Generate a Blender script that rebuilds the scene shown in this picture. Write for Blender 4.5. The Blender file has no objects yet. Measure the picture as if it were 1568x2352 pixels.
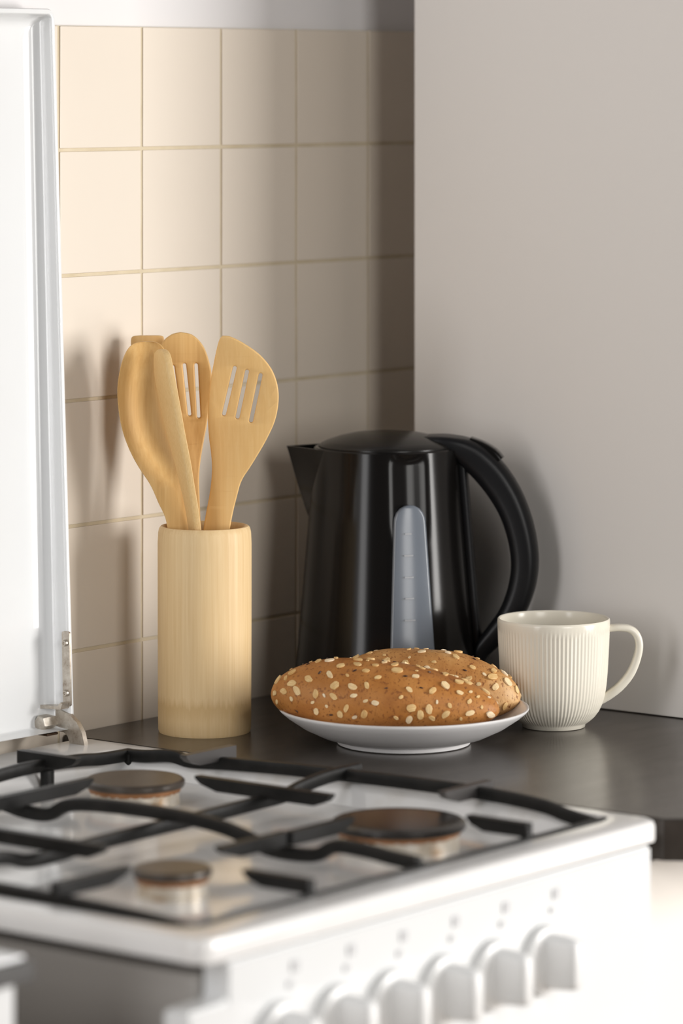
import bpy, bmesh, math, random
from mathutils import Vector, Matrix
random.seed(7)
R = math.radians
D = bpy.data
COL = bpy.context.scene.collection
SC = bpy.context.scene

# ------------------------------------------------------------------ camera, world, lights, exposure
CT = 0.90                                   # height of the worktop
YAW = R(-51.8)                              # local x = camera right, local y = away from the camera
cam_d = D.cameras.new('camera')
cam = D.objects.new('camera', cam_d); COL.objects.link(cam)
cam.location = (-2.3893, -2.0886, CT + 0.5186)
cam.rotation_euler = (R(90), 0, YAW)
cam_d.sensor_fit = 'VERTICAL'; cam_d.sensor_height = 36; cam_d.sensor_width = 24
cam_d.lens = 8950 / 2352 * 36
cam_d.shift_y = -990 / 2352
cam_d.clip_start = 0.05
cam_d.dof.use_dof = True
cam_d.dof.focus_distance = 3.08
cam_d.dof.aperture_fstop = 137 / 34.0
SC.camera = cam

wd = D.worlds.new('world'); SC.world = wd; wd.use_nodes = True
bg = wd.node_tree.nodes['Background']
bg.inputs[0].default_value = (0.93, 0.96, 1.0, 1); bg.inputs[1].default_value = 0.06

def area(name, loc, target, sx, sy, power, col):
    l = D.lights.new(name, 'AREA'); l.shape = 'RECTANGLE'; l.size = sx; l.size_y = sy
    l.energy = power; l.color = col
    o = D.objects.new(name, l); COL.objects.link(o); o.location = loc
    o.rotation_euler = (Vector(target) - Vector(loc)).to_track_quat('-Z', 'Y').to_euler()
    return o
area('window_light', (1.22, -2.70, CT + 0.40), (-0.05, 0, CT + 0.2), 0.85, 1.4, 82, (1.0, 0.975, 0.945))
area('room_window_light', (-1.2, -3.05, CT + 0.75), (0.1, 0, CT + 0.2), 0.9, 1.5, 28, (1.0, 0.98, 0.95))
area('far_window_light', (-3.8, -0.37, CT + 1.0), (0.2, -0.2, CT + 0.3), 0.68, 2.6, 40, (0.99, 0.98, 0.98))
SC.view_settings.view_transform = 'Standard'
SC.view_settings.look = 'None'
SC.view_settings.gamma = 1.0
SC.view_settings.use_curve_mapping = False
SC.view_settings.exposure = 0.12

# ------------------------------------------------------------------ helpers
def tag(o, label=None, cat=None, group=None, kind=None):
    if label: o['label'] = label
    if cat: o['category'] = cat
    if group: o['group'] = group
    if kind: o['kind'] = kind
    return o

def empty(name, loc=(0, 0, 0), rz=0):
    o = D.objects.new(name, None); COL.objects.link(o)
    o.location = loc; o.rotation_euler = (0, 0, rz); o.empty_display_size = .02
    return o

def link(name, me, mat, parent=None, loc=None, rot=None):
    if mat is not None and not me.materials: me.materials.append(mat)
    o = D.objects.new(name, me); COL.objects.link(o)
    if parent is not None: o.parent = parent
    if me.get('flat'):
        w = o.modifiers.new('weighted_normal', 'WEIGHTED_NORMAL'); w.keep_sharp = True; w.weight = 50
    if loc is not None: o.location = loc
    if rot is not None: o.rotation_euler = rot
    return o

def finish(me, angle=35):
    bm = bmesh.new(); bm.from_mesh(me)
    bmesh.ops.remove_doubles(bm, verts=bm.verts, dist=1e-6)
    bmesh.ops.recalc_face_normals(bm, faces=bm.faces)
    bm.to_mesh(me); bm.free()
    for p in me.polygons: p.use_smooth = True
    me.set_sharp_from_angle(angle=R(angle))
    return me

def pyd(name, v, f, angle=35):
    me = D.meshes.new(name); me.from_pydata([tuple(p) for p in v], [], f); me.update()
    return finish(me, angle)

def box_me(name, x0, x1, y0, y1, z0, z1, bev=0.0, seg=2):
    bm = bmesh.new()
    bmesh.ops.create_cube(bm, size=1)
    for v in bm.verts:
        v.co = Vector(((x0 + x1) / 2 + v.co.x * (x1 - x0), (y0 + y1) / 2 + v.co.y * (y1 - y0), (z0 + z1) / 2 + v.co.z * (z1 - z0)))
    if bev: bmesh.ops.bevel(bm, geom=list(bm.edges), offset=bev, segments=seg, affect='EDGES', profile=.5)
    me = D.meshes.new(name); bm.to_mesh(me); bm.free()
    if bev: me['flat'] = 1
    return finish(me, 40)

def box(name, x0, x1, y0, y1, z0, z1, mat, parent=None, bev=0.0, seg=2):
    return link(name, box_me(name, x0, x1, y0, y1, z0, z1, bev, seg), mat, parent)

def lathe_me(name, prof, n=64, mod=None, angle=35):
    """prof: list of (r, z) from the bottom axis to the top axis; mod(phi, i, r, z) -> r"""
    v, f, rings = [], [], []
    for i, (r, z) in enumerate(prof):
        if r < 1e-6:
            rings.append([len(v)]); v.append((0, 0, z))
        else:
            ring = []
            for k in range(n):
                a = 2 * math.pi * k / n
                rr = mod(a, i, r, z) if mod else r
                ring.append(len(v)); v.append((rr * math.cos(a), rr * math.sin(a), z))
            rings.append(ring)
    for a, b in zip(rings, rings[1:]):
        if len(a) == 1 and len(b) == 1: continue
        for k in range(n):
            k2 = (k + 1) % n
            if len(a) == 1: f.append((a[0], b[k2], b[k]))
            elif len(b) == 1: f.append((a[k], a[k2], b[0]))
            else: f.append((a[k], a[k2], b[k2], b[k]))
    return pyd(name, v, f, angle)

def loops_me(name, loops, angle=35, cap0=True, cap1=True, flat=False):
    v, f = [], []; n = len(loops[0])
    for L in loops: v += L
    for i in range(len(loops) - 1):
        for k in range(n):
            k2 = (k + 1) % n
            f.append((i * n + k, i * n + k2, (i + 1) * n + k2, (i + 1) * n + k))
    if cap0: f.append(tuple(range(n - 1, -1, -1)))
    if cap1: f.append(tuple((len(loops) - 1) * n + k for k in range(n)))
    me = pyd(name, v, f, angle)
    if flat: me['flat'] = 1
    return me

def rrect(x0, x1, y0, y1, r, seg=6):
    r = max(min(r, (x1 - x0) / 2.01, (y1 - y0) / 2.01), 1e-5); p = []
    for cx, cy, a0 in ((x1 - r, y1 - r, 0), (x0 + r, y1 - r, 90), (x0 + r, y0 + r, 180), (x1 - r, y0 + r, 270)):
        for k in range(seg + 1):
            a = R(a0 + 90 * k / seg); p.append((cx + r * math.cos(a), cy + r * math.sin(a)))
    return p

def smooth_path(pts, sub=6):
    """Catmull-Rom through points of any dimension"""
    out = []; n = len(pts)
    for i in range(n - 1):
        p0 = pts[max(i - 1, 0)]; p1 = pts[i]; p2 = pts[i + 1]; p3 = pts[min(i + 2, n - 1)]
        for k in range(sub):
            t = k / sub
            out.append(tuple(.5 * (2 * b + (c - a) * t + (2 * a - 5 * b + 4 * c - d) * t * t + (3 * b - a - 3 * c + d) * t ** 3) for a, b, c, d in zip(p0, p1, p2, p3)))
    out.append(tuple(pts[-1]))
    return out

def sweep_me(name, path, sect, side, angle=40):
    """path: 3-D points; sect(i, n) -> list of 2-D (across, up) ; side: fixed sideways vector"""
    side = Vector(side).normalized(); loops = []; n = len(path)
    for i, p in enumerate(path):
        a = Vector(path[max(i - 1, 0)][:3]); b = Vector(path[min(i + 1, n - 1)][:3])
        t = (b - a).normalized(); up = side.cross(t).normalized(); sd = t.cross(up).normalized()
        loops.append([tuple(Vector(p[:3]) + sd * q[0] + up * q[1]) for q in sect(i, n)])
    return loops_me(name, loops, angle)

def rsect(w, h, r, seg=3):
    return rrect(-w / 2, w / 2, -h / 2, h / 2, r, seg)

# ------------------------------------------------------------------ materials
def mat(name, col, rough=.5, metal=0.0, spec=.5, coat=0.0):
    m = D.materials.new(name); m.use_nodes = True
    b = m.node_tree.nodes['Principled BSDF']
    b.inputs['Base Color'].default_value = (*col, 1); b.inputs['Roughness'].default_value = rough
    b.inputs['Metallic'].default_value = metal; b.inputs['Specular IOR Level'].default_value = spec
    b.inputs['Coat Weight'].default_value = coat; b.inputs['Coat Roughness'].default_value = .08
    return m

def nodes(m): return m.node_tree.nodes, m.node_tree.links, m.node_tree.nodes['Principled BSDF']

def coords(m, scale=(1, 1, 1), kind='Object'):
    N, L, b = nodes(m)
    t = N.new('ShaderNodeTexCoord'); mp = N.new('ShaderNodeMapping'); mp.inputs['Scale'].default_value = scale
    L.new(t.outputs[kind], mp.inputs[0]); return mp.outputs[0]

def noise(m, vec, scale, detail=4, rough=.55, dist=0.0):
    N, L, b = nodes(m); n = N.new('ShaderNodeTexNoise')
    n.inputs['Scale'].default_value = scale; n.inputs['Detail'].default_value = detail
    n.inputs['Roughness'].default_value = rough; n.inputs['Distortion'].default_value = dist
    L.new(vec, n.inputs['Vector']); return n.outputs['Fac']

def ramp(m, fac, stops):
    N, L, b = nodes(m); r = N.new('ShaderNodeValToRGB'); e = r.color_ramp.elements
    while len(e) < len(stops): e.new(.5)
    for el, (p, c) in zip(e, stops): el.position = p; el.color = (*c, 1) if len(c) == 3 else c
    L.new(fac, r.inputs[0]); return r.outputs[0]

def mix(m, fac, a, b_, mode='MIX'):
    N, L, b = nodes(m); x = N.new('ShaderNodeMix'); x.data_type = 'RGBA'; x.blend_type = mode
    for s, val in ((x.inputs[0], fac), (x.inputs[6], a), (x.inputs[7], b_)):
        if isinstance(val, (int, float)): s.default_value = val
        elif isinstance(val, tuple): s.default_value = (*val, 1)
        else: L.new(val, s)
    return x.outputs[2]

def bump(m, h, strength, dist=.001):
    N, L, b = nodes(m); x = N.new('ShaderNodeBump'); x.inputs['Strength'].default_value = strength
    x.inputs['Distance'].default_value = dist; L.new(h, x.inputs['Height']); L.new(x.outputs[0], b.inputs['Normal'])

def base(m, out): N, L, b = nodes(m); L.new(out, b.inputs['Base Color'])
def rough_from(m, fac, lo, hi):
    N, L, b = nodes(m); x = N.new('ShaderNodeMapRange'); x.inputs[3].default_value = lo; x.inputs[4].default_value = hi
    L.new(fac, x.inputs[0]); L.new(x.outputs[0], b.inputs['Roughness'])

M = {}
m = M['tile'] = mat('tile_glaze', (.72, .62, .5), .36, 0, .35)
oi = m.node_tree.nodes.new('ShaderNodeObjectInfo')
v = coords(m); nf = noise(m, v, 9, 3)
c1 = ramp(m, oi.outputs['Random'], [(0, (.69, .61, .515)), (1, (.715, .635, .54))])
base(m, mix(m, nf, c1, (.73, .65, .555))); bump(m, noise(m, v, 22, 2), .05, .002)
m = M['grout'] = mat('grout', (.60, .5, .35), .9); v = coords(m)
base(m, ramp(m, noise(m, v, 30), [(.3, (.56, .47, .32)), (.7, (.68, .59, .44))])); bump(m, noise(m, v, 300), .3)
m = M['plaster'] = mat('white_plaster', (.76, .74, .74), .85); v = coords(m); bump(m, noise(m, v, 60), .08)
m = M['right_paint'] = mat('pale_wall_paint', (.74, .715, .69), .6, 0, .35); v = coords(m)
base(m, mix(m, noise(m, v, 3), (.72, .685, .65), (.75, .715, .68))); bump(m, noise(m, v, 80), .05)
m = M['worktop'] = mat('dark_laminate', (.05, .043, .037), .36, 0, .5)
v = coords(m, (1, 3.2, 1)); n1 = noise(m, v, 16, 6, .65, .6)
base(m, ramp(m, n1, [(.3, (.044, .036, .030)), (.55, (.054, .045, .038)), (.8, (.078, .068, .059))]))
rough_from(m, noise(m, v, 14, 3), .2, .3); bump(m, noise(m, v, 240, 3), .02)
M['body_side'] = mat('shaded_side_grey', (.34, .32, .30), .5)  # darker grey puts the shade on the cooker's sides into the colour
M['worktop_edge'] = mat('dark_edge_band', (.045, .042, .04), .5)
m = M['cream'] = mat('cream_cabinet', (.80, .75, .69), .45)
m = M['enamel'] = mat('white_enamel', (.80, .81, .81), .16, 0, .5, .3); v = coords(m)
base(m, mix(m, noise(m, v, 14, 4), (.78, .79, .795), (.75, .755, .755))); bump(m, noise(m, v, 7, 2), .06, .004)
m = M['hob'] = mat('hob_enamel', (.74, .73, .71), .13, 0, .5, .3); v = coords(m)
base(m, ramp(m, noise(m, v, 18, 5), [(.28, (.72, .69, .65)), (.42, (.81, .80, .79)), (.8, (.84, .835, .83))]))
M['knob'] = mat('white_knob_plastic', (.78, .78, .775), .3)
M['print'] = mat('grey_print', (.52, .52, .53), .6)
m = M['iron'] = mat('black_grate_enamel', (.010, .0095, .009), .42, 0, .22); v = coords(m)
base(m, ramp(m, noise(m, v, 60, 5), [(.35, (.007, .0068, .0066)), (.72, (.014, .013, .012)), (.82, (.04, .028, .02))])); bump(m, noise(m, v, 160), .15)
m = M['worn'] = mat('worn_grate_enamel', (.07, .065, .063), .4, .4, .4)
m = M['cap'] = mat('burner_cap', (.06, .047, .038), .33, .15, .5); v = coords(m)
base(m, ramp(m, noise(m, v, 25, 4), [(.3, (.05, .040, .032)), (.7, (.085, .066, .052))]))
m = M['cap_black'] = mat('burner_cap_black', (.018, .015, .013), .22, 0, .5)
m = M['burner'] = mat('burner_metal', (.72, .66, .56), .4, .45); v = coords(m)
base(m, ramp(m, noise(m, v, 55, 5), [(.32, (.48, .31, .17)), (.45, (.68, .60, .49)), (.7, (.76, .71, .63))]))
M['burner_ring'] = mat('scorched_ring', (.33, .15, .06), .5, .3)
m = M['steel'] = mat('hinge_metal', (.55, .5, .44), .34, .85); v = coords(m)
base(m, ramp(m, noise(m, v, 110, 6, .7), [(.27, (.10, .055, .03)), (.37, (.42, .36, .30)), (.6, (.60, .555, .49))])); rough_from(m, noise(m, v, 90), .28, .5)
M['rust'] = mat('rusty_grime', (.09, .05, .025), .8)
def wood(name, a, b_, c, rough, streak=(90, 90, 2.2)):
    m = mat(name, b_, rough + .06, 0, .25); v = coords(m, streak)
    n1 = noise(m, v, 4, 5, .6, .2); v2 = coords(m, (1, 1, 1)); n2 = noise(m, v2, 14, 3)
    c1 = ramp(m, n1, [(.3, a), (.5, b_), (.72, c)])
    base(m, mix(m, .35, c1, mix(m, n2, a, c))); bump(m, n1, .10, .0006); return m
M['bamboo'] = wood('bamboo_holder', (.66, .455, .225), (.72, .52, .28), (.79, .60, .35), .42)
m = M['bamboo']; N, L, b_ = nodes(m)
old = b_.inputs['Base Color'].links[0].from_socket
tc = N.new('ShaderNodeTexCoord'); sp_ = N.new('ShaderNodeSeparateXYZ'); L.new(tc.outputs['Object'], sp_.inputs[0])
ad = N.new('ShaderNodeMath'); ad.operation = 'MULTIPLY_ADD'; L.new(noise(m, coords(m, (1, 1, .12)), 330, 3), ad.inputs[0]); ad.inputs[1].default_value = .016; L.new(sp_.outputs[2], ad.inputs[2])
ft = ramp(m, ad.outputs[0], [(.018, (.25, .25, .25)), (.026, (.6, .6, .6)), (.031, (.75, .75, .75)), (.038, (0, 0, 0))])
base(m, mix(m, ft, old, (.56, .37, .165)))
M['spoon'] = wood('bamboo_spoon', (.60, .345, .12), (.69, .43, .165), (.76, .51, .22), .45)
M['spoon_light'] = wood('bamboo_turner', (.70, .43, .165), (.74, .475, .195), (.78, .53, .24), .45)
M['spoon_pale'] = wood('bamboo_edge_grain', (.66, .43, .18), (.74, .51, .235), (.80, .58, .30), .5, (260, 260, 60))
M['kettle'] = mat('black_gloss_plastic', (.007, .0062, .0058), .17, 0, .22)
M['kettle_satin'] = mat('black_satin_plastic', (.009, .009, .010), .36, 0, .25)
M['kettle_lid'] = mat('kettle_lid_plastic', (.012, .011, .010), .26, 0, .3)
M['gauge'] = mat('smoky_gauge_plastic', (.15, .17, .20), .22, 0, .5)
M['gauge_mark'] = mat('gauge_print', (.36, .37, .39), .5)
M['mug'] = mat('cream_glaze', (.73, .685, .585), .2, 0, .4)
m = M['plate'] = mat('white_stoneware', (.76, .745, .74), .3, 0, .4)
def bread(name, dark, mid, lite):
    m = mat(name, mid, .5, 0, .3); v = coords(m)
    crust = ramp(m, noise(m, v, 26, 4), [(.3, dark), (.5, mid), (.7, lite)])
    f1 = ramp(m, noise(m, coords(m, (1, 1, .6)), 520, 2, .5), [(.60, (0, 0, 0)), (.68, (1, 1, 1))])
    f2 = ramp(m, noise(m, coords(m, (1, .6, 1)), 260, 2, .5), [(.62, (0, 0, 0)), (.70, (1, 1, 1))])
    fac = mix(m, 1.0, f1, f2, 'ADD')
    base(m, mix(m, mix(m, .7, (0., 0., 0.), fac), crust, (.20, .065, .018)))
    bump(m, mix(m, .5, noise(m, v, 60, 6, .65), noise(m, v, 420, 3)), .35, .0018); return m
M['bread'] = bread('bread_crust', (.30, .105, .022), (.41, .165, .038), (.50, .225, .062))
M['bread2'] = bread('bread_crust_pale', (.38, .155, .04), (.50, .25, .08), (.64, .40, .19))
m = M['oat'] = mat('oat_flake', (.74, .52, .24), .6); v = coords(m)
oi = m.node_tree.nodes.new('ShaderNodeObjectInfo')
c1 = ramp(m, oi.outputs['Random'], [(0, (.62, .36, .11)), (.55, (.74, .50, .21)), (.8, (.80, .62, .36)), (1, (.85, .76, .60))])
base(m, mix(m, .35, c1, ramp(m, noise(m, coords(m, (60, 400, 60)), 3), [(.35, (.5, .27, .08)), (.65, (.86, .68, .4))])))
M['flax'] = mat('flax_seed', (.055, .022, .012), .35)
m = M['floor'] = mat('floor_boards', (.24, .17, .11), .5); v = coords(m, (1, 14, 1))
base(m, ramp(m, noise(m, v, 3, 5), [(.3, (.2, .14, .09)), (.7, (.3, .22, .15))]))

# ------------------------------------------------------------------ the setting
tag(box('floor', -4.2, 2.2, -4.6, .2, -.05, 0, M['floor']), kind='structure')
wall = tag(box('wall_back', -3.0, 1.6, .004, .12, 0, 2.6, M['plaster']), kind='structure')
box('grout_bed', -1.3, .62, -.0011, .006, CT - .15, CT + .5625, M['grout'], wall)
tile_me = {}
zr = [CT + .0643 + .09985 * k for k in range(6)]
rows = [(CT - .036, zr[0])] + [(zr[k], zr[k + 1]) for k in range(5)]
for j, (z0, z1) in enumerate(rows):
    h = z1 - z0
    key = round(h, 4)
    if key not in tile_me:
        tile_me[key] = box_me('tile', -.0487, .0487, -.0035, .0035, -h / 2 + .0013, h / 2 - .0013, .0008, 2)
    for i in range(-12, 6):
        o = link('tile', tile_me[key], M['tile'], wall, (.05 + .1 * i, .0012, (z0 + z1) / 2),
                 (R(random.uniform(-.25, .25)), 0, R(random.uniform(-.25, .25))))
wr = tag(box('wall_right', .2705, .62, -.43, -.0743, CT + .0005, 2.6, M['right_paint'], None, .0015), kind='structure')

# worktop and base cabinet
def slab(name, pts, z0, z1, mt, parent=None, bev=.0015):
    bm = bmesh.new(); bm.faces.new([bm.verts.new((x, y, z0)) for x, y in pts])
    ex = bmesh.ops.extrude_face_region(bm, geom=list(bm.faces))
    for g in ex['geom']:
        if isinstance(g, bmesh.types.BMVert): g.co.z = z1
    if bev: bmesh.ops.bevel(bm, geom=list(bm.edges), offset=bev, segments=2, affect='EDGES')
    me = D.meshes.new(name); bm.to_mesh(me); bm.free(); finish(me, 40); me['flat'] = 1
    return link(name, me, mt, parent)
# the corner of the worktop runs diagonally in front of the cooker's side
wt = tag(slab('worktop', [(-.097, -.0032), (.78, -.0032), (.78, -.650), (-.042, -.650), (-.097, -.572)], CT - .03, CT, M['worktop']),
         'dark brown-grey laminate worktop under the plate, mug and kettle', 'worktop')
bc = tag(empty('base_cabinet', (.34, -.32, 0)), 'cream corner base cabinet under the dark worktop beside the cooker', 'cabinet')
def at(parent, o):
    o.location = Vector(o.location) - parent.location; return o
at(bc, box('cabinet_body', -.094, .76, -.537, -.01, .10, CT - .0305, M['cream'], bc, .002))
at(bc, box('plinth', -.07, .74, -.50, -.03, 0, .1, M['worktop_edge'], bc))
for k in range(2):
    d = at(bc, box('door', -.0938 + .426 * k, .330 + .426 * k, -.556, -.538, .12, CT - .033, M['cream'], bc, .002))
    link('handle', box_me('handle', .05 + .426 * k, .21 + .426 * k, -.578, -.556, CT - .20, CT - .19, .003), M['steel'], d)
# low unit on the other side of the cooker
su = tag(empty('side_unit', (-.95, -.26, 0)), 'pale low unit with a thin dark front edge, left of the cooker', 'cabinet')
at(su, box('unit_body', -1.25, -.685, -.50, -.02, 0, CT - .014, M['enamel'], su, .002))
at(su, box('unit_top', -1.26, -.682, -.505, -.01, CT - .0135, CT - .002, M['enamel'], su, .001))
at(su, box('edge_strip', -1.26, -.682, -.513, -.506, CT - .016, CT - .004, M['worktop_edge'], su, .0008))

# ------------------------------------------------------------------ gas cooker
ck = tag(empty('gas_cooker', (-.35, -.30, 0)), 'white enamel gas cooker with its lid raised against the tiled wall', 'cooker')
def cpart(name, me, mt, parent=None):
    o = link(name, me, mt, parent or ck)
    if parent is None: o.location = -ck.location
    return o
def L2(x0, x1, y0, y1, r, z): return [(x, y, z) for x, y in rrect(x0, x1, y0, y1, r, 8)]
X0, X1, Y0, Y1 = -.602, -.103, -.576, -.030
T = CT + .002
hob = cpart('hob_plate', loops_me('hob_plate', [
    L2(X0 + .004, X1 - .004, Y0 + .004, Y1 - .002, .010, T - .0165), L2(X0 + .0006, X1 - .0006, Y0 + .0006, Y1 - .001, .0125, T - .0155), L2(X0, X1, Y0, Y1, .0135, T - .0135), L2(X0, X1, Y0, Y1, .0135, T - .005),
    L2(X0 + .0012, X1 - .0012, Y0 + .0012, Y1 - .0012, .0125, T - .0018), L2(X0 + .0045, X1 - .0045, Y0 + .0045, Y1 - .0045, .011, T),
    L2(X0 + .018, X1 - .018, Y0 + .025, Y1 - .054, .022, T), L2(X0 + .021, X1 - .021, Y0 + .028, Y1 - .057, .022, T - .0012),
    L2(X0 + .025, X1 - .025, Y0 + .032, Y1 - .061, .022, T - .006), L2(X0 + .033, X1 - .033, Y0 + .042, Y1 - .069, .022, T - .018),
    L2(X0 + .040, X1 - .040, Y0 + .056, Y1 - .076, .022, T - .0215), L2(X0 + .055, X1 - .055, Y0 + .07, Y1 - .09, .022, T - .022)], 40, flat=True), M['hob'])
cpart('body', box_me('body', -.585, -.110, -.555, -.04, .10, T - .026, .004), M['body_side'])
cpart('plinth', box_me('plinth', -.57, -.125, -.53, -.06, 0, .1, .003), M['worktop_edge'])
# front control panel: the upper corner is notched at the far end
pv = [(-.5785, T - .017), (-.1165, T - .017), (-.1165, CT - .150), (-.6155, CT - .150), (-.6155, CT - .0395), (-.5785, CT - .0385)]
bm = bmesh.new()
fv = [bm.verts.new((x, -.576, z)) for x, z in pv]; bm.faces.new(fv)
ex = bmesh.ops.extrude_face_region(bm, geom=list(bm.faces))
for g in ex['geom']:
    if isinstance(g, bmesh.types.BMVert): g.co.y = -.5555
bmesh.ops.bevel(bm, geom=list(bm.edges), offset=.002, segments=2, affect='EDGES')
me = D.meshes.new('control_panel'); bm.to_mesh(me); bm.free(); finish(me, 40); me['flat'] = 1
panel = cpart('control_panel', me, M['enamel'])
kp = [(-.2503, -.0711), (-.3075, -.0708), (-.3632, -.0707), (-.4190, -.0706), (-.4735, -.07), (-.530, -.07)]
skirt = lathe_me('skirt', [(0, 0), (.0235, 0), (.024, .003), (.0225, .0062), (.0185, .0075), (0, .0078)], 40)
grip_me = loops_me('grip', [[(x, y, z) for x, y in rrect(-w, w, -l, l, w * .9, 5)] for w, l, z in
    ((.0085, .0185, .006), (.0068, .0182, .016), (.0062, .0172, .026), (.0054, .0160, .0295), (.0036, .0135, .031))], 45)
for k, (x, z) in enumerate(kp):
    kn = link('knob', skirt, M['knob'], ck, Vector((x, -.5765, CT + z)) - ck.location, (R(90), 0, 0))
    link('grip', grip_me, M['knob'], kn)
    # printed burner symbols above the knob
    mk = kn
    for q, (dx, dz, s) in enumerate(((.016, .0415, .0034), (.011, .031, .0022))):
        if q == 1 and k in (0,): s = .0018
        link('printed_symbol', box_me('printed_symbol', dx - s, dx + s, dz - s, dz + s, -.0004, .0006), M['print'], kn)
# oven door
od = cpart('oven_door', box_me('oven_door', -.6155, -.112, -.585, -.5565, .17, CT - .153, .004), M['enamel'])
link('handle', box_me('handle', -.56, -.16, -.615, -.597, CT - .205, CT - .190, .006, 3), M['knob'], od)
link('handle_post', box_me('handle_post', -.55, -.535, -.6, -.584, CT - .205, CT - .190, .003), M['knob'], od)
link('handle_post', box_me('handle_post', -.185, -.17, -.6, -.584, CT - .205, CT - .190, .003), M['knob'], od)
link('glass', box_me('glass', -.53, -.19, -.5858, -.584, .30, CT - .26, .0), M['kettle'], od)
# burners
WF = T - .0222
def burner(x, y, r, capm):
    b = link('burner', lathe_me('burner', [(0, 0), (r * .97, 0), (r * .97, .003), (r * .90, .0035), (r * .88, .013), (r * .9, .0155), (0, .0155)], 48), M['burner'], ck,
             Vector((x, y, WF)) - ck.location)
    link('flame_ring', lathe_me('flame_ring', [(0, .0145), (r * .90, .0145), (r * .92, .0155), (r * .92, .0182), (0, .0182)], 60,
         lambda a, i, rr, z: rr * (1 - .02 * (math.sin(a * 24) > .3)) if rr > 0 else rr, 30), M['burner_ring'], b)
    link('cap', lathe_me('cap', [(0, .018), (r * .9, .018), (r * .985, .0186), (r, .0205), (r * .995, .0225), (r * .95, .0240), (r * .8, .0242), (0, .0236)], 64), capm, b)
burner(-.222, -.189, .0372, M['cap']); burner(-.230, -.440, .0475, M['cap_black'])
burner(-.452, -.423, .0262, M['cap']); burner(-.460, -.189, .0372, M['cap'])

# lid
H = .575
def LL(ins, dep, r=.008):
    out = []; xr_ = -.1255 - ins
    for x, z in rrect(X0 + .012 + ins, xr_, .0115 + ins * .15, H - ins, max(r - ins, .003), 8):
        kk = 1.0
        if dep < 0:
            kk = 1.26 + (.868 - 1.26) * z / H                        # the side flange is deeper near the hinge
            if z < .03 and x < xr_ - .0035: kk *= .06                # no flange along the hinge edge
        out.append((x, dep * kk, z))
    return out
lid = link('lid', loops_me('lid', [LL(.03, .0012), LL(.004, .0012), LL(0, 0), LL(0, -.0175), LL(.0008, -.0188), LL(.0034, -.0190), LL(.0045, -.0180), LL(.0050, -.0150),
    LL(.0062, -.0085), LL(.0095, -.0030), LL(.0145, -.0006), LL(.022, -.00001), LL(.06, -.00001)], 50, flat=True), M['enamel'], ck, Vector((0, -.0188, T - .002)) - ck.location, (R(-1.38), 0, 0))
# hinge
hx = -.1305
strap = link('hinge_strap', loops_me('hinge_strap', [[(hx + d, y, z) for y, z in rrect(-.0130, -.0050, .030 + .0, .0885, .002, 3)] for d in (-.0016, .0)], 30), M['steel'], lid)
strap.location = (.0, -.0126, 0)
riv = lathe_me('rivet', [(0, 0), (.0026, 0), (.0026, .0016), (.0021, .0026), (.0012, .0026), (.001, .002), (0, .002)], 20)
for z in (.0795, .0405):
    link('rivet', riv, M['steel'], strap, (hx - .0015, -.0092, z), (0, R(-90), 0))
hinge = link('hinge_arm', D.meshes.new('x'), M['steel'], ck)
D.objects.remove(hinge)
apts = [(-.0150, .0235), (-.0245, .0275), (-.0330, .0272), (-.0420, .0245), (-.0500, .0190), (-.0555, .0115), (-.0580, .0030), (-.0580, -.004),
        (-.0425, -.004), (-.0425, .0030), (-.0405, .0075), (-.0365, .0100), (-.0290, .0105), (-.0210, .0090), (-.0150, .0105)]
ax = -.1300
hin = cpart('hinge_arm', loops_me('hinge_arm', [[(ax + d, y, CT + z) for y, z in apts] for d in (-.0022, -.0016, .0016, .0022)], 30), M['steel'])
hexp = [[(ax - d, -.0235 + r * math.cos(R(60 * k + 12)), CT + .0170 + r * math.sin(R(60 * k + 12))) for k in range(6)] for d, r in ((.0022, .0066), (.0150, .0066), (.0160, .0058))]
cpart('bolt', loops_me('bolt', hexp, 20), M['steel'], hin)
cpart('hinge_tab', loops_me('hinge_tab', [[(ax + x, y, CT + z) for y, z in ((-.012, .0275), (-.040, .0290), (-.042, .0335), (-.040, .0345), (-.037, .0312), (-.013, .0305))] for x in (-.010, .001)], 40), M['steel'], hin)
cpart('grime', box_me('grime', ax - .014, ax - .001, -.030, -.008, CT + .0075, CT + .0095, .0008), M['rust'], hin)

# ------------------------------------------------------------------ pan support
ps = tag(empty('pan_support', (-.345, -.32, CT)), 'black enamelled pan support grid over the four gas burners', 'pan support')
def bar(name, pts, w=.0068, h=.0095, sub=5, side=None):
    """pts give the TOP of the bar relative to the worktop"""
    P = [(x, y, z - h / 2) for x, y, z in pts]
    P = smooth_path(P, sub) if sub > 1 and len(P) > 2 else P
    dx, dy = P[-1][0] - P[0][0], P[-1][1] - P[0][1]; l = math.hypot(dx, dy)
    me = sweep_me(name, P, lambda i, n: rsect(w, h, .0018, 2), side or (dy / l, -dx / l, 0))
    o = link(name, me, M['iron'], ps); o.location = (.345, .32, 0); return o
XR, XL, XC, YB, YF, YM = -.1295, -.568, -.343, -.100, -.545, -.313
bar('side_bar', [(XR, -.099, .0035), (XR, -.118, .0045), (XR, -.145, .0075), (XR, -.165, .0055), (XR, -.205, .0080), (XR, -.27, .0105), (XR, -.36, .0122), (XR, -.44, .0122), (XR, -.49, .0095), (XR, -.513, .0050), (XR, -.541, .001)])
bar('side_bar', [(XL, -.099, .0035), (XL, -.2, .007), (XL, -.36, .007), (XL, -.44, .006), (XL, -.50, .0045), (XL, -.541, .001)])
bar('back_bar', [(XR + .003, YB, .0035), (-.16, YB, .0045), (-.19, YB, .0072), (-.25, YB, .0088), (-.345, YB, .004), (-.44, YB, .0088), (XL - .003, YB, .0035)])
bar('front_bar', [(XR, YF, .0032), (XL, YF, .0032)], .0055, .006, 1)
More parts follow.
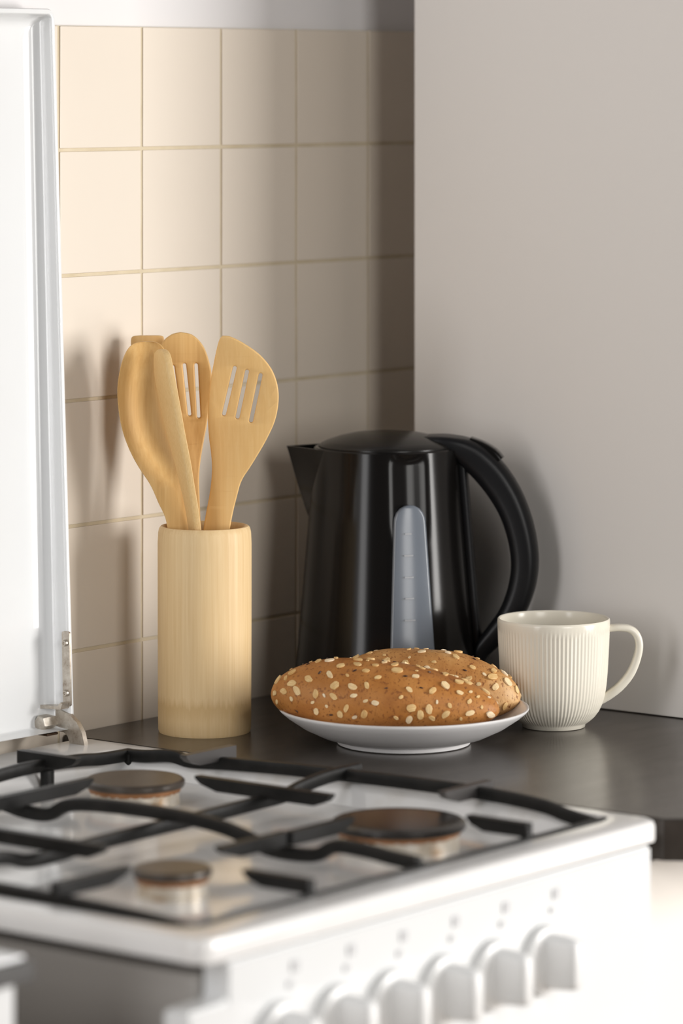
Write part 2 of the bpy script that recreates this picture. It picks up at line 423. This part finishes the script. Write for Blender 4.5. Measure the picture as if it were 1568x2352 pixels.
bar('centre_bar', [(XC, YB, .005), (XC, -.15, .006), (XC, -.167, .0055), (XC, -.192, .0018), (XC, -.215, .0027), (XC, -.234, .0115), (XC, -.271, .0150), (XC, -.331, .0155), (XC, -.37, .0130), (XC, -.394, .0085),
    (XC, -.42, .0020), (XC, -.455, .0031), (XC, -.473, .0112), (XC, -.495, .0118), (XC, -.521, .0095), (XC, -.5425, .0083)], .0075)
bar('cross_bar', [(-.113, YM, .0135), (-.15, YM, .0130), (-.181, YM, .0098), (-.2, YM, .0064), (-.23, YM, .0056), (-.29, YM, .0045), (-.345, YM, .004), (-.417, YM, .0030), (-.443, YM, .0016), (-.473, YM, .0020), (-.50, YM, .0085), (-.573, YM, .0125)], .0072)
def prong(root, tip, z=.0125):
    (x0, y0), (x1, y1) = root, tip; l = math.hypot(x1 - x0, y1 - y0); ux, uy = (x1 - x0) / l, (y1 - y0) / l; w = .0034
    side = [(0, 0), (0, -.0095), (l * .72, -.0095), (l * .93, -.0055), (l, -.0018), (l, 0)]
    nx, ny = -uy, ux
    me = loops_me('prong', [[(x0 + ux * s + nx * d * k, y0 + uy * s + ny * d * k, z + q + (0 if abs(k) == 1 else 0)) for s, q in side] for d, k in ((w, -1), (w, 1))], 25)
    o = link('prong', me, M['worn'] if root[0] > -.12 else M['iron'], ps); o.location = (.345, .32, 0); return o
for bx, by, rad in ((-.2225, -.192, .0), (-.2225, -.433, .0), (-.460, -.430, .0), (-.460, -.192, .0)):
    right = bx > -.3; back = by > -.3
    gx = .052; gy = .058
    # prong across the outer side bar
    prong((-.1125 if right else -.574, by), (bx + (gx if right else -gx * .85), by), .0140)
    # prong from the middle towards this burner
    prong((XC, by), (bx - gx if right else bx + gx * .9, by), .0118)
    # prong along the depth from the middle bar, and from the rear or front rail
    prong((bx, -.3235), (bx, by - gy if back else by + gy), .0128)
    if back: prong((bx, -.074), (bx, by + gy), .0125)
    else:
        prong((bx, -.5465), (bx, by - gy - .004), .0125)
        bar('foot', [(bx, -.544, .0125), (bx, -.544, -.004)], .0065, .007, 1, (1, 0, 0))
bar('foot', [(XC, -.543, .0083), (XC, -.543, -.004)], .007, .007, 1, (1, 0, 0))
for x, y in ((XR, -.102), (XL, -.102), (-.2225, -.102)):
    bar('foot', [(x, y, .004), (x, y, -.0135)], .009, .008, 1, (1, 0, 0))
bar('foot', [(-.566, -.430, .010), (-.566, -.430, -.002)], .0065, .007, 1, (1, 0, 0))

# ------------------------------------------------------------------ utensil holder and utensils
HB = Vector((-.0136, -.0802, CT))
hold = link('utensil_holder', lathe_me('utensil_holder', [(0, .006), (.0312, .006), (.0318, .008), (.0318, .1600), (.0325, .1628), (.0338, .1640), (.0350, .1638), (.0362, .1622), (.03705, .1590),
    (.0375, .15), (.0374, .08), (.0372, .012), (.0370, .002), (.0362, .0), (0, 0)][::-1], 72), M['bamboo'], None, HB, (0, 0, YAW))
tag(hold, 'pale bamboo cylinder holding five wooden cooking utensils', 'utensil holder')
S = 3.109 / 8950
def ux(px): return (px - 469.5) * S
def uz(py): return .5186 - (py - 186) * S
def place_utensil(name, me, v, label, yaw=0, mt='spoon'):
    o = link(name, me, M[mt], None, HB, (0, 0, YAW))
    return tag(o, label, 'utensil', 'wooden utensils in the bamboo holder')
def curve_blade(name, outline, slots, thick, v0, bend, yaw_about=None, yaw=0):
    """flat blade from a px outline (image right / up), slots as (x0, y0, x1, y1, w)"""
    cu = D.curves.new(name, 'CURVE'); cu.dimensions = '2D'; cu.fill_mode = 'BOTH'
    def spl(pts):
        s = cu.splines.new('POLY'); s.points.add(len(pts) - 1); s.use_cyclic_u = True
        for p, q in zip(s.points, pts): p.co = (q[0], q[1], 0, 1)
    pts = smooth_path([(ux(x), uz(y)) for x, y in outline] + [(ux(outline[0][0]), uz(outline[0][1]))], 6)[:-1]
    spl(pts)
    for x0, y0, x1, y1, w in slots:
        a = Vector((ux(x0), uz(y0))); b = Vector((ux(x1), uz(y1))); d = (b - a).normalized(); n = Vector((-d.y, d.x)); r = w * S / 2
        ring = []
        for c, sg in ((a, -1), (b, 1)):
            for k in range(7):
                t = R(-90 + 180 * k / 6)
                ring.append(tuple(c + d * sg * r * math.cos(t) + n * sg * r * math.sin(t)))
        spl(ring)
    cu.extrude = thick / 2 - .0012; cu.bevel_depth = .0012; cu.bevel_resolution = 2; cu.offset = -.0012
    o = D.objects.new('tmp', cu); COL.objects.link(o)
    dg = bpy.context.evaluated_depsgraph_get()
    me = D.meshes.new_from_object(o.evaluated_get(dg)); D.objects.remove(o); D.curves.remove(cu)
    me.name = name; me.materials.clear()
    bm = bmesh.new(); bm.from_mesh(me); bmesh.ops.remove_doubles(bm, verts=bm.verts, dist=1e-6)
    for zc in [.18 + .012 * k for k in range(12)]:
        g = bm.verts[:] + bm.edges[:] + bm.faces[:]
        bmesh.ops.bisect_plane(bm, geom=g, dist=1e-6, plane_co=(0, zc, 0), plane_no=(0, 1, 0))
    cxm = ux(yaw_about) if yaw_about else 0
    for vv in bm.verts:
        x, z, t = vv.co
        y = v0 + t + bend(x, z)
        dx = x - cxm
        vv.co = (cxm + dx, y + dx * math.tan(yaw), z)
    bm.to_mesh(me); bm.free(); finish(me, 40); return me

turner = curve_blade('slotted_turner', [(512, 768), (530, 770), (562, 786), (600, 814), (628, 852), (640, 900), (634, 955), (613, 1005), (580, 1062), (556, 1100), (545, 1135), (532, 1190), (521, 1260), (500, 1400), (486, 1520), (478, 1600), (468, 1625), (452, 1618), (444, 1590),
    (448, 1400), (463, 1250), (471, 1190), (482, 1130), (487, 1080), (485, 1040), (480, 1000), (478, 950), (482, 890), (492, 830), (503, 782)],
    [(540, 842, 515, 948, 9), (568, 850, 546, 955, 9), (599, 858, 577, 963, 9)], .006, -.004,
    lambda x, z: -.012 * max(0, (z - .2) / .12) ** 1.5 + .003 * max(0, (.165 - z) / .15), 500, R(-6))
place_utensil('slotted_turner', turner, 0, 'wooden turner with three slots and a slanted top edge', mt='spoon_light')
sspoon = curve_blade('slotted_spoon', [(412, 766), (440, 773), (464, 798), (478, 835), (484, 872), (481, 925), (472, 985), (462, 1040), (456, 1090), (457, 1150), (462, 1250), (470, 1400), (482, 1560), (478, 1610), (462, 1620), (450, 1600),
    (430, 1400), (418, 1250), (410, 1150), (402, 1090), (388, 1040), (370, 985), (356, 925), (350, 872), (355, 825), (370, 790), (390, 772)],
    [(421, 842, 433, 955, 8), (448, 842, 454, 960, 8), (394, 846, 408, 950, 8)], .0055, .005,
    lambda x, z: .013 * min(1, max(0, (z - .164) / .09)) + .002 * max(0, (.165 - z) / .15), 430, R(4))
place_utensil('slotted_spoon', sspoon, 0, 'round-topped slotted wooden spoon behind the others')

def spoon_grid(name, rows_, thick, v0, bowl, lean, yaw):
    """rows_: (py, left px, right px); bowl(t, s): hollow depth"""
    rows_ = smooth_path([(ux(a), ux(b), uz(y)) for y, a, b in rows_], 5); K = 12; loops = []
    zt = rows_[0][2]
    for xl, xr, z in rows_:
        c, hw = (xl + xr) / 2, (xr - xl) / 2; front, backv = [], []
        for k in range(K + 1):
            s = -math.cos(math.pi * k / K)
            e = math.sqrt(max(0, 1 - s ** 2)) ** .35 if abs(s) < 1 else 0
            hol = bowl(z) * (1 - s * s)
            y = v0 + lean(z) + hol + hw * s * math.tan(yaw)
            front.append((c + hw * s, y - thick / 2 * e, z))
            if 0 < k < K: backv.append((c + hw * s, y + thick / 2 * e, z))
        loops.append(front + backv[::-1])
    return loops_me(name, loops, 55)
def bump_fn(z, a, b): 
    t = (z - a) / (b - a); return max(0, math.sin(math.pi * t)) if 0 < t < 1 else 0
sp = spoon_grid('solid_spoon', [(782, 326, 350), (785, 312, 364), (793, 300, 374), (810, 289, 384), (840, 279, 392), (885, 272, 398), (935, 274, 401), (985, 283, 405), (1030, 299, 412), (1070, 320, 421), (1110, 346, 431), (1150, 364, 440), (1200, 384, 448), (1300, 392, 452), (1450, 408, 455), (1600, 425, 458), (1640, 432, 452)],
      .0062, -.009, lambda z: .0135 * bump_fn(z, .196, .322), lambda z: -.006 * max(0, (z - .2) / .12) - .003 * max(0, (.165 - z) / .15), R(8))
place_utensil('solid_spoon', sp, 0, 'broad solid wooden spoon with a hollow bowl, nearest the cooker')
er = smooth_path([(ux(xr), uz(y), w, v, t) for y, xr, w, v, t in ((796, 386, .006, -.030, .0032), (801, 394, .016, -.030, .0050), (815, 400, .024, -.030, .0058), (860, 409, .030, -.030, .0060), (920, 420, .030, -.029, .0060),
    (985, 431, .027, -.028, .0060), (1050, 443, .022, -.0265, .0060), (1110, 452, .018, -.024, .0058), (1160, 460, .016, -.022, .0056), (1215, 467, .015, -.020, .0055), (1300, 480, .014, -.017, .0055), (1450, 498, .014, -.012, .0055), (1590, 510, .014, -.008, .0050))], 5)
ed = loops_me('edge_on_spatula', [[(x - t / 2 - q[1] * .42 - (w * .42 / 2) + q[0], v + q[1], z) for q in rrect(-t / 2, t / 2, -w / 2, w / 2, .0012, 3)] for x, z, w, v, t in er], 35)
place_utensil('edge_on_spatula', ed, 0, 'wooden spatula turned edge-on beside the solid spoon', mt='spoon_pale')
bk = spoon_grid('flat_spatula', [(776, 312, 362), (778, 300, 370), (786, 296, 373), (806, 297, 374), (850, 305, 380), (920, 318, 388), (1000, 336, 398), (1080, 362, 408), (1150, 384, 420), (1215, 398, 430), (1300, 400, 428), (1450, 399, 425), (1590, 399, 424)],
    .007, .0125, lambda z: 0, lambda z: .0165 * min(1, max(0, (z - .164) / .09)) - .003 * max(0, (.165 - z) / .15), R(3))
place_utensil('flat_spatula', bk, 0, 'square-topped wooden spatula mostly hidden behind the solid spoon', mt='spoon_light')

# ------------------------------------------------------------------ kettle
KC = Vector((.1778, -.1165, CT))
KYAW = YAW + R(-8)
kt = tag(empty('kettle', KC, KYAW), 'glossy black electric kettle with smoky water gauge in the corner', 'kettle')
KS = 3.232 / 8950
def kx(px): return (px - 896) * KS
def kz(py): return .5186 - (py - 186) * KS
GA = R(-66)
def rk(z): return .0780 + (.0606 - .0780) * min(max((z - .012) / (.212 - .012), 0), 1) ** .92
def adiff(a, b): return (a - b + math.pi) % (2 * math.pi) - math.pi
def kmod(a, i, r, z):
    if r < .05: return r
    d = abs(adiff(a, GA)) * r
    w = .0185
    g = max(0, 1 - (d / w) ** 2) ** 2 if d < w else 0
    zf = min(max((z - .138) / .02, 0), 1) * min(max((.213 - z) / .004, 0), 1) * .8 + (.0 if z > .138 else .25 * min(max((z - .02) / .02, 0), 1))
    return r - .0046 * g * zf
zs = [.010 + .204 * k / 60 for k in range(61)]
prof = [(0, .004), (.074, .004), (.0772, .0055)] + [(rk(z), z) for z in zs] + [(rk(.214) - .0012, .2152), (rk(.214) - .0035, .2152), (rk(.214) - .004, .205), (0, .205)]
link('body', lathe_me('body', prof, 144, kmod, 40), M['kettle'], kt)
link('power_base', lathe_me('power_base', [(0, 0), (.079, 0), (.0805, .0012), (.0800, .0040), (.076, .0052), (0, .0052)], 72), M['kettle_satin'], kt)
def lidmod(a, i, r, z): return r
link('lid', lathe_me('lid', [(0, .2115), (.0545, .2115), (.0562, .2135), (.0562, .2162), (.0552, .2176), (.050, .2202), (.040, .2236), (.028, .2262), (.014, .2277), (0, .2281)], 72), M['kettle_lid'], kt)
# spout: a prow that widens towards the top
loops = []; NK = 14
for j in range(NK + 1):
    k = j / NK; z = .153 + (.2145 - .153) * k; r = rk(z) - .0008
    ha = R(4 + 41 * k); tipx = -(r + .0245 * k ** .9); ring = []
    A = (r * math.cos(math.pi - ha), r * math.sin(math.pi - ha)); B = (A[0], -A[1]); n = 8
    for q in range(n + 1):
        t = q / n; ring.append((A[0] + (tipx - A[0]) * t ** .95, A[1] * (1 - t) ** 1.08 + .0025 * k * (1 - t) * t, z))
    ring += [(x, -y, zz) for x, y, zz in ring[-2::-1]]
    ring += [(-(r - .006) * math.cos(ha * .5), -(r - .006) * math.sin(ha * .5), z), (-(r - .006) * math.cos(ha * .5), (r - .006) * math.sin(ha * .5), z)]
    loops.append(ring)
n = len(loops[0]); cxr = [(sum(p[0] for p in loops[-1]) / n, 0, .2145)]
c = Vector(cxr[0])
loops.append([tuple(c + (Vector(p) - c) * .90) for p in loops[-1]])
loops.append([(x, y, z - .012) for x, y, z in [tuple(c + (Vector(p) - c) * .84) for p in loops[-2]]])
link('spout', loops_me('spout', loops, 40), M['kettle'], kt)
# handle
hp = [(985, 1013, 26, 34), (1035, 1016, 34, 36), (1085, 1040, 66, 30), (1128, 1078, 74, 27), (1165, 1128, 72, 26), (1190, 1180, 67, 26), (1206, 1238, 64, 26), (1211, 1295, 62, 26), (1202, 1352, 60, 26), (1179, 1408, 56, 26), (1145, 1452, 50, 26), (1116, 1486, 42, 26), (1106, 1512, 36, 26)]
hpts = smooth_path([(kx(a) * 1.01, 0, kz(b), t * KS, w / 1000) for a, b, t, w in hp], 5)
link('handle', sweep_me('handle', hpts, lambda i, n: rrect(-hpts[i][4] / 2, hpts[i][4] / 2, -hpts[i][3] / 2, hpts[i][3] / 2, min(hpts[i][3], hpts[i][4]) * .36, 5), (0, 1, 0), 50), M['kettle_satin'], kt)
sw = smooth_path([(kx(1086), 0, kz(1018)), (kx(1112), 0, kz(1027)), (kx(1138), 0, kz(1042)), (kx(1152), 0, kz(1058))], 3)
link('switch', sweep_me('switch', sw, lambda i, n: rsect(.017, .012, .003, 3), (0, 1, 0), 45), M['kettle'], kt)
spn = [(rk(z) + .0015, 0, z) for z in [.012 + .018 * k for k in range(12)]]
link('handle_spine', sweep_me('handle_spine', spn, lambda i, n: rsect(.020, .007, .0025, 3), (0, 1, 0), 45), M['kettle_satin'], kt)
# water gauge on the wall facing the room
loops = []
zb, ztp = .034, kz(1143)
for off, ins in ((-.001, 0), (.0012, 0), (.0022, .0010), (.0026, .0025)):
    ring = []
    NZ = 22
    def hw_at(z):
        base_ = .0198 + (.0128 - .0198) * (z - zb) / (ztp - zb)
        te = ztp - z; be = z - zb
        k = 1.0
        if te < .013: k *= math.sqrt(max(0, 1 - (1 - te / .013) ** 2))
        if be < .009: k *= .55 + .45 * math.sqrt(max(0, 1 - (1 - be / .009) ** 2))
        return max(base_ * k - ins, .0002)
    zz = [zb + ins + (ztp - zb - 2 * ins) * (.5 - .5 * math.cos(math.pi * q / NZ)) for q in range(NZ + 1)]
    for z in zz: a = GA + hw_at(z) / rk(z); ring.append(((rk(z) + off) * math.cos(a), (rk(z) + off) * math.sin(a), z))
    for z in zz[::-1]: a = GA - hw_at(z) / rk(z); ring.append(((rk(z) + off) * math.cos(a), (rk(z) + off) * math.sin(a), z))
    loops.append(ring)
gm = D.meshes.new('water_gauge'); v, f = [], []; n = len(loops[0])
for L in loops: v += L
for i in range(len(loops) - 1):
    for k in range(n): f.append((i * n + k, i * n + (k + 1) % n, (i + 1) * n + (k + 1) % n, (i + 1) * n + k))
h = n // 2; o_ = (len(loops) - 1) * n
for k in range(h - 1): f.append((o_ + k, o_ + k + 1, o_ + n - 2 - k, o_ + n - 1 - k))
gauge = link('water_gauge', pyd('water_gauge', v, f, 50), M['gauge'], kt)
def gmark(z, da, w, hgt):
    a = GA + da; r = rk(z) + .0026
    o = link('gauge_mark', box_me('gauge_mark', -.0002, .0004, -w / 2, w / 2, -hgt / 2, hgt / 2), M['gauge_mark'], gauge, (r * math.cos(a), r * math.sin(a), z), (0, R(-5), a))
for z, w in ((.150, .0055), (.1325, .0075), (.115, .0075), (.098, .0075), (.0805, .009)): gmark(z, -.035, w, .0011)
for z, w in ((.0490, .0075), (.0455, .010), (.0420, .006)): gmark(z, -.03, w, .0013)

# ------------------------------------------------------------------ mug
MC = Vector((.1757, -.2869, CT))
mug = tag(empty('mug', MC, YAW), 'cream ribbed ceramic mug standing at the pale wall', 'mug')
mo = [(0, .0028), (.0215, .0026), (.0222, .0006), (.0238, .0), (.0252, .0008), (.0256, .0030), (.0290, .0052), (.0330, .0088), (.0365, .0135), (.0392, .0192), (.0412, .0262), (.0424, .034), (.0433, .044), (.0440, .056), (.0446, .068), (.0449, .0765), (.0450, .0790), (.0451, .0815), (.0452, .0850), (.0450, .0868), (.0443, .0875)]
mi = [(.0434, .0872), (.0430, .0860), (.0428, .08), (.0424, .06), (.0412, .036), (.0385, .022), (.033, .0125), (.024, .0085), (0, .0078)]
pr = []
for a, b in zip(mo, mo[1:]):
    ns = 3 if b[1] - a[1] > .004 else 1
    for k in range(ns): pr.append((a[0] + (b[0] - a[0]) * k / ns, a[1] + (b[1] - a[1]) * k / ns))
pr.append(mo[-1]); no = len(pr); pr += mi
NR = 84
def mmod(a, i, r, z):
    if i >= no or z < .0035 or z > .0800: return r
    k = min((z - .0035) / .006, 1) * min((.0800 - z) / .0025, 1)
    return r - .00055 * k * (.5 + .5 * math.cos(NR * a)) ** .8
link('cup', lathe_me('cup', pr, NR * 6, mmod, 60), M['mug'], mug)
MS = 3.13 / 8950
hpts = smooth_path([((a - 1271) * MS, 0, .5186 - (b - 186) * MS, w) for a, b, w in ((1396, 1443, 15), (1420, 1441, 15), (1444, 1444, 16), (1460, 1456, 17), (1467, 1478, 17), (1463, 1508, 17), (1448, 1545, 18), (1424, 1575, 19), (1398, 1595, 20), (1378, 1606, 21))], 6)
link('handle', sweep_me('handle', hpts, lambda i, n: rrect(-.0062, .0062, -hpts[i][3] * MS / 2, hpts[i][3] * MS / 2, .0025, 4), (0, 1, 0), 60), M['mug'], mug)

# ------------------------------------------------------------------ plate and bread
PC = Vector((.0391, -.2397, CT))
pl = link('plate', lathe_me('plate', [(0, .0032), (.046, .0030), (.0475, .0005), (.0500, .0), (.0520, .0008), (.0528, .0036), (.066, .0075), (.080, .0142), (.092, .0222), (.0968, .0262), (.0980, .0278), (.0979, .0288), (.0968, .0290),
    (.0945, .0272), (.088, .0222), (.076, .0152), (.062, .0092), (.045, .0070), (0, .0064)], 128, None, 50), M['plate'], None, PC, (0, 0, YAW))
tag(pl, 'white shallow plate carrying two oat-topped bread loaves', 'plate')

def flake_me(seed):
    rnd = random.Random(seed); n = 12; L = [(0, 0, .0009)]; v = []; f = []
    lx, ly = rnd.uniform(.0028, .0036), rnd.uniform(.0017, .0023)
    ring0, ring1, ring2 = [], [], []
    for k in range(n):
        a = 2 * math.pi * k / n; q = rnd.uniform(.9, 1.08)
        x, y = lx * math.cos(a) * q, ly * math.sin(a) * q
        ring0.append((x, y, -.0005)); ring1.append((x, y, .0005 + rnd.uniform(-.0001, .0003))); ring2.append((x * .6, y * .6, .0009 - .00035 * (abs(y) < .0004)))
    v = ring0 + ring1 + ring2 + [(0, 0, .00055)]
    for i in range(2):
        for k in range(n): f.append((i * n + k, i * n + (k + 1) % n, (i + 1) * n + (k + 1) % n, (i + 1) * n + k))
    for k in range(n): f.append((2 * n + k, 2 * n + (k + 1) % n, 3 * n))
    f.append(tuple(range(n - 1, -1, -1)))
    return pyd('oat_flake', v, f, 60)
flakes = [flake_me(s) for s in range(6)]
seed_me = lathe_me('flax_seed', [(0, -.0019), (.0006, -.0012), (.0009, 0), (.0006, .0012), (0, .0021)], 8)
seed_me.transform(Matrix.Diagonal((1, 1, .6, 1)) @ Matrix.Rotation(R(90), 4, 'Y'))

def loaf(name, label, p0, p1, rw, rh, taper, mt, nfl, nsd, seed, roll=0, sag=.0, ends=(2.5, 2.5)):
    """p0, p1: end points of the axis in plate-local metres (right, depth, up)"""
    rnd = random.Random(seed)
    p0, p1 = Vector(p0), Vector(p1); ax_ = (p1 - p0); Lh = ax_.length / 2; tx = ax_.normalized()
    side = Vector((0, 0, 1)).cross(tx).normalized(); up = tx.cross(side).normalized(); mid = (p0 + p1) / 2
    ph = [rnd.uniform(0, 6.28) for _ in range(6)]
    def pt(t, a):
        e = ends[0] if t < 0 else ends[1]
        s = max(0, 1 - abs(t) ** e) ** .5
        s *= 1 + taper * t
        w, hh = rw * s, rh * s
        ca, sa = math.cos(a), math.sin(a)
        lump = 1 + .018 * math.sin(3 * t * 2 + ph[0] + 2 * a) + .014 * math.sin(5 * t + ph[1] - a) + .008 * math.sin(9 * t + 3 * a + ph[2])
        z = sa * hh * lump * (.86 if sa < 0 else 1)
        q = mid + tx * (t * Lh) + side * (math.copysign(abs(ca) ** .92, ca) * w * lump) + up * (z - sag * t * t)
        return q
    NT, NA = 56, 40; loops = []
    ts = [-math.cos(math.pi * (k + .35) / (NT + .7 - 1 + .0)) if False else -math.cos(math.pi * k / NT) * .9995 for k in range(NT + 1)]
    for t in ts: loops.append([tuple(pt(t, 2 * math.pi * k / NA)) for k in range(NA)])
    me = loops_me(name, loops, 80)
    o = link(name, me, M[mt], None, PC, (0, 0, YAW)); tag(o, label, 'bread', 'bread loaves on the plate')
    placed = []
    def put(kind, mesh, mt_, t, a, sc):
        q = pt(t, a); du = pt(t + .004, a) - pt(t - .004, a); dv = pt(t, a + .01) - pt(t, a - .01)
        nrm = du.cross(dv).normalized()
        if nrm.dot(q - mid) < 0: nrm = -nrm
        ang = rnd.uniform(0, math.pi * 2); u = du.normalized(); w_ = nrm.cross(u)
        X = u * math.cos(ang) + w_ * math.sin(ang)
        X = (X + nrm * rnd.uniform(-.16, .16)).normalized(); Y = nrm.cross(X).normalized(); Z = X.cross(Y)
        c = link(kind, mesh, M[mt_], o)
        c.matrix_local = Matrix.Translation(q + nrm * .0003) @ Matrix((X, Y, Z)).transposed().to_4x4() @ Matrix.Diagonal((sc, sc * rnd.uniform(.8, 1.1), sc, 1))
    tries = 0
    while len(placed) < nfl + nsd and tries < 8000:
        tries += 1
        t = rnd.uniform(-.97, .97); a = rnd.uniform(R(-28), R(208))
        q = pt(t, a)
        if any((q - p).length < .0068 for p in placed): continue
        placed.append(q); k = len(placed)
        if k <= nfl: put('oat_flake', flakes[k % 6], 'oat', t, a, rnd.choice((.5, .7, .9, 1.0, 1.1, 1.2, 1.32)))
        else: put('flax_seed', seed_me, 'flax', t, a, rnd.uniform(.8, 1.1))
    return o
loaf('bread_loaf', 'darker oat-topped bread loaf in front on the white plate', (-.1035, -.008, .0425), (.0735, -.034, .0330), .0330, .0292, -.10, 'bread', 130, 26, 3, ends=(2.6, 2.0), sag=.002)
loaf('bread_loaf', 'paler oat-topped bread loaf behind, nearer the mug', (-.052, .052, .0440), (.0925, .026, .0330), .0290, .0290, -.05, 'bread2', 90, 16, 9, ends=(2.2, 2.6), sag=.002)
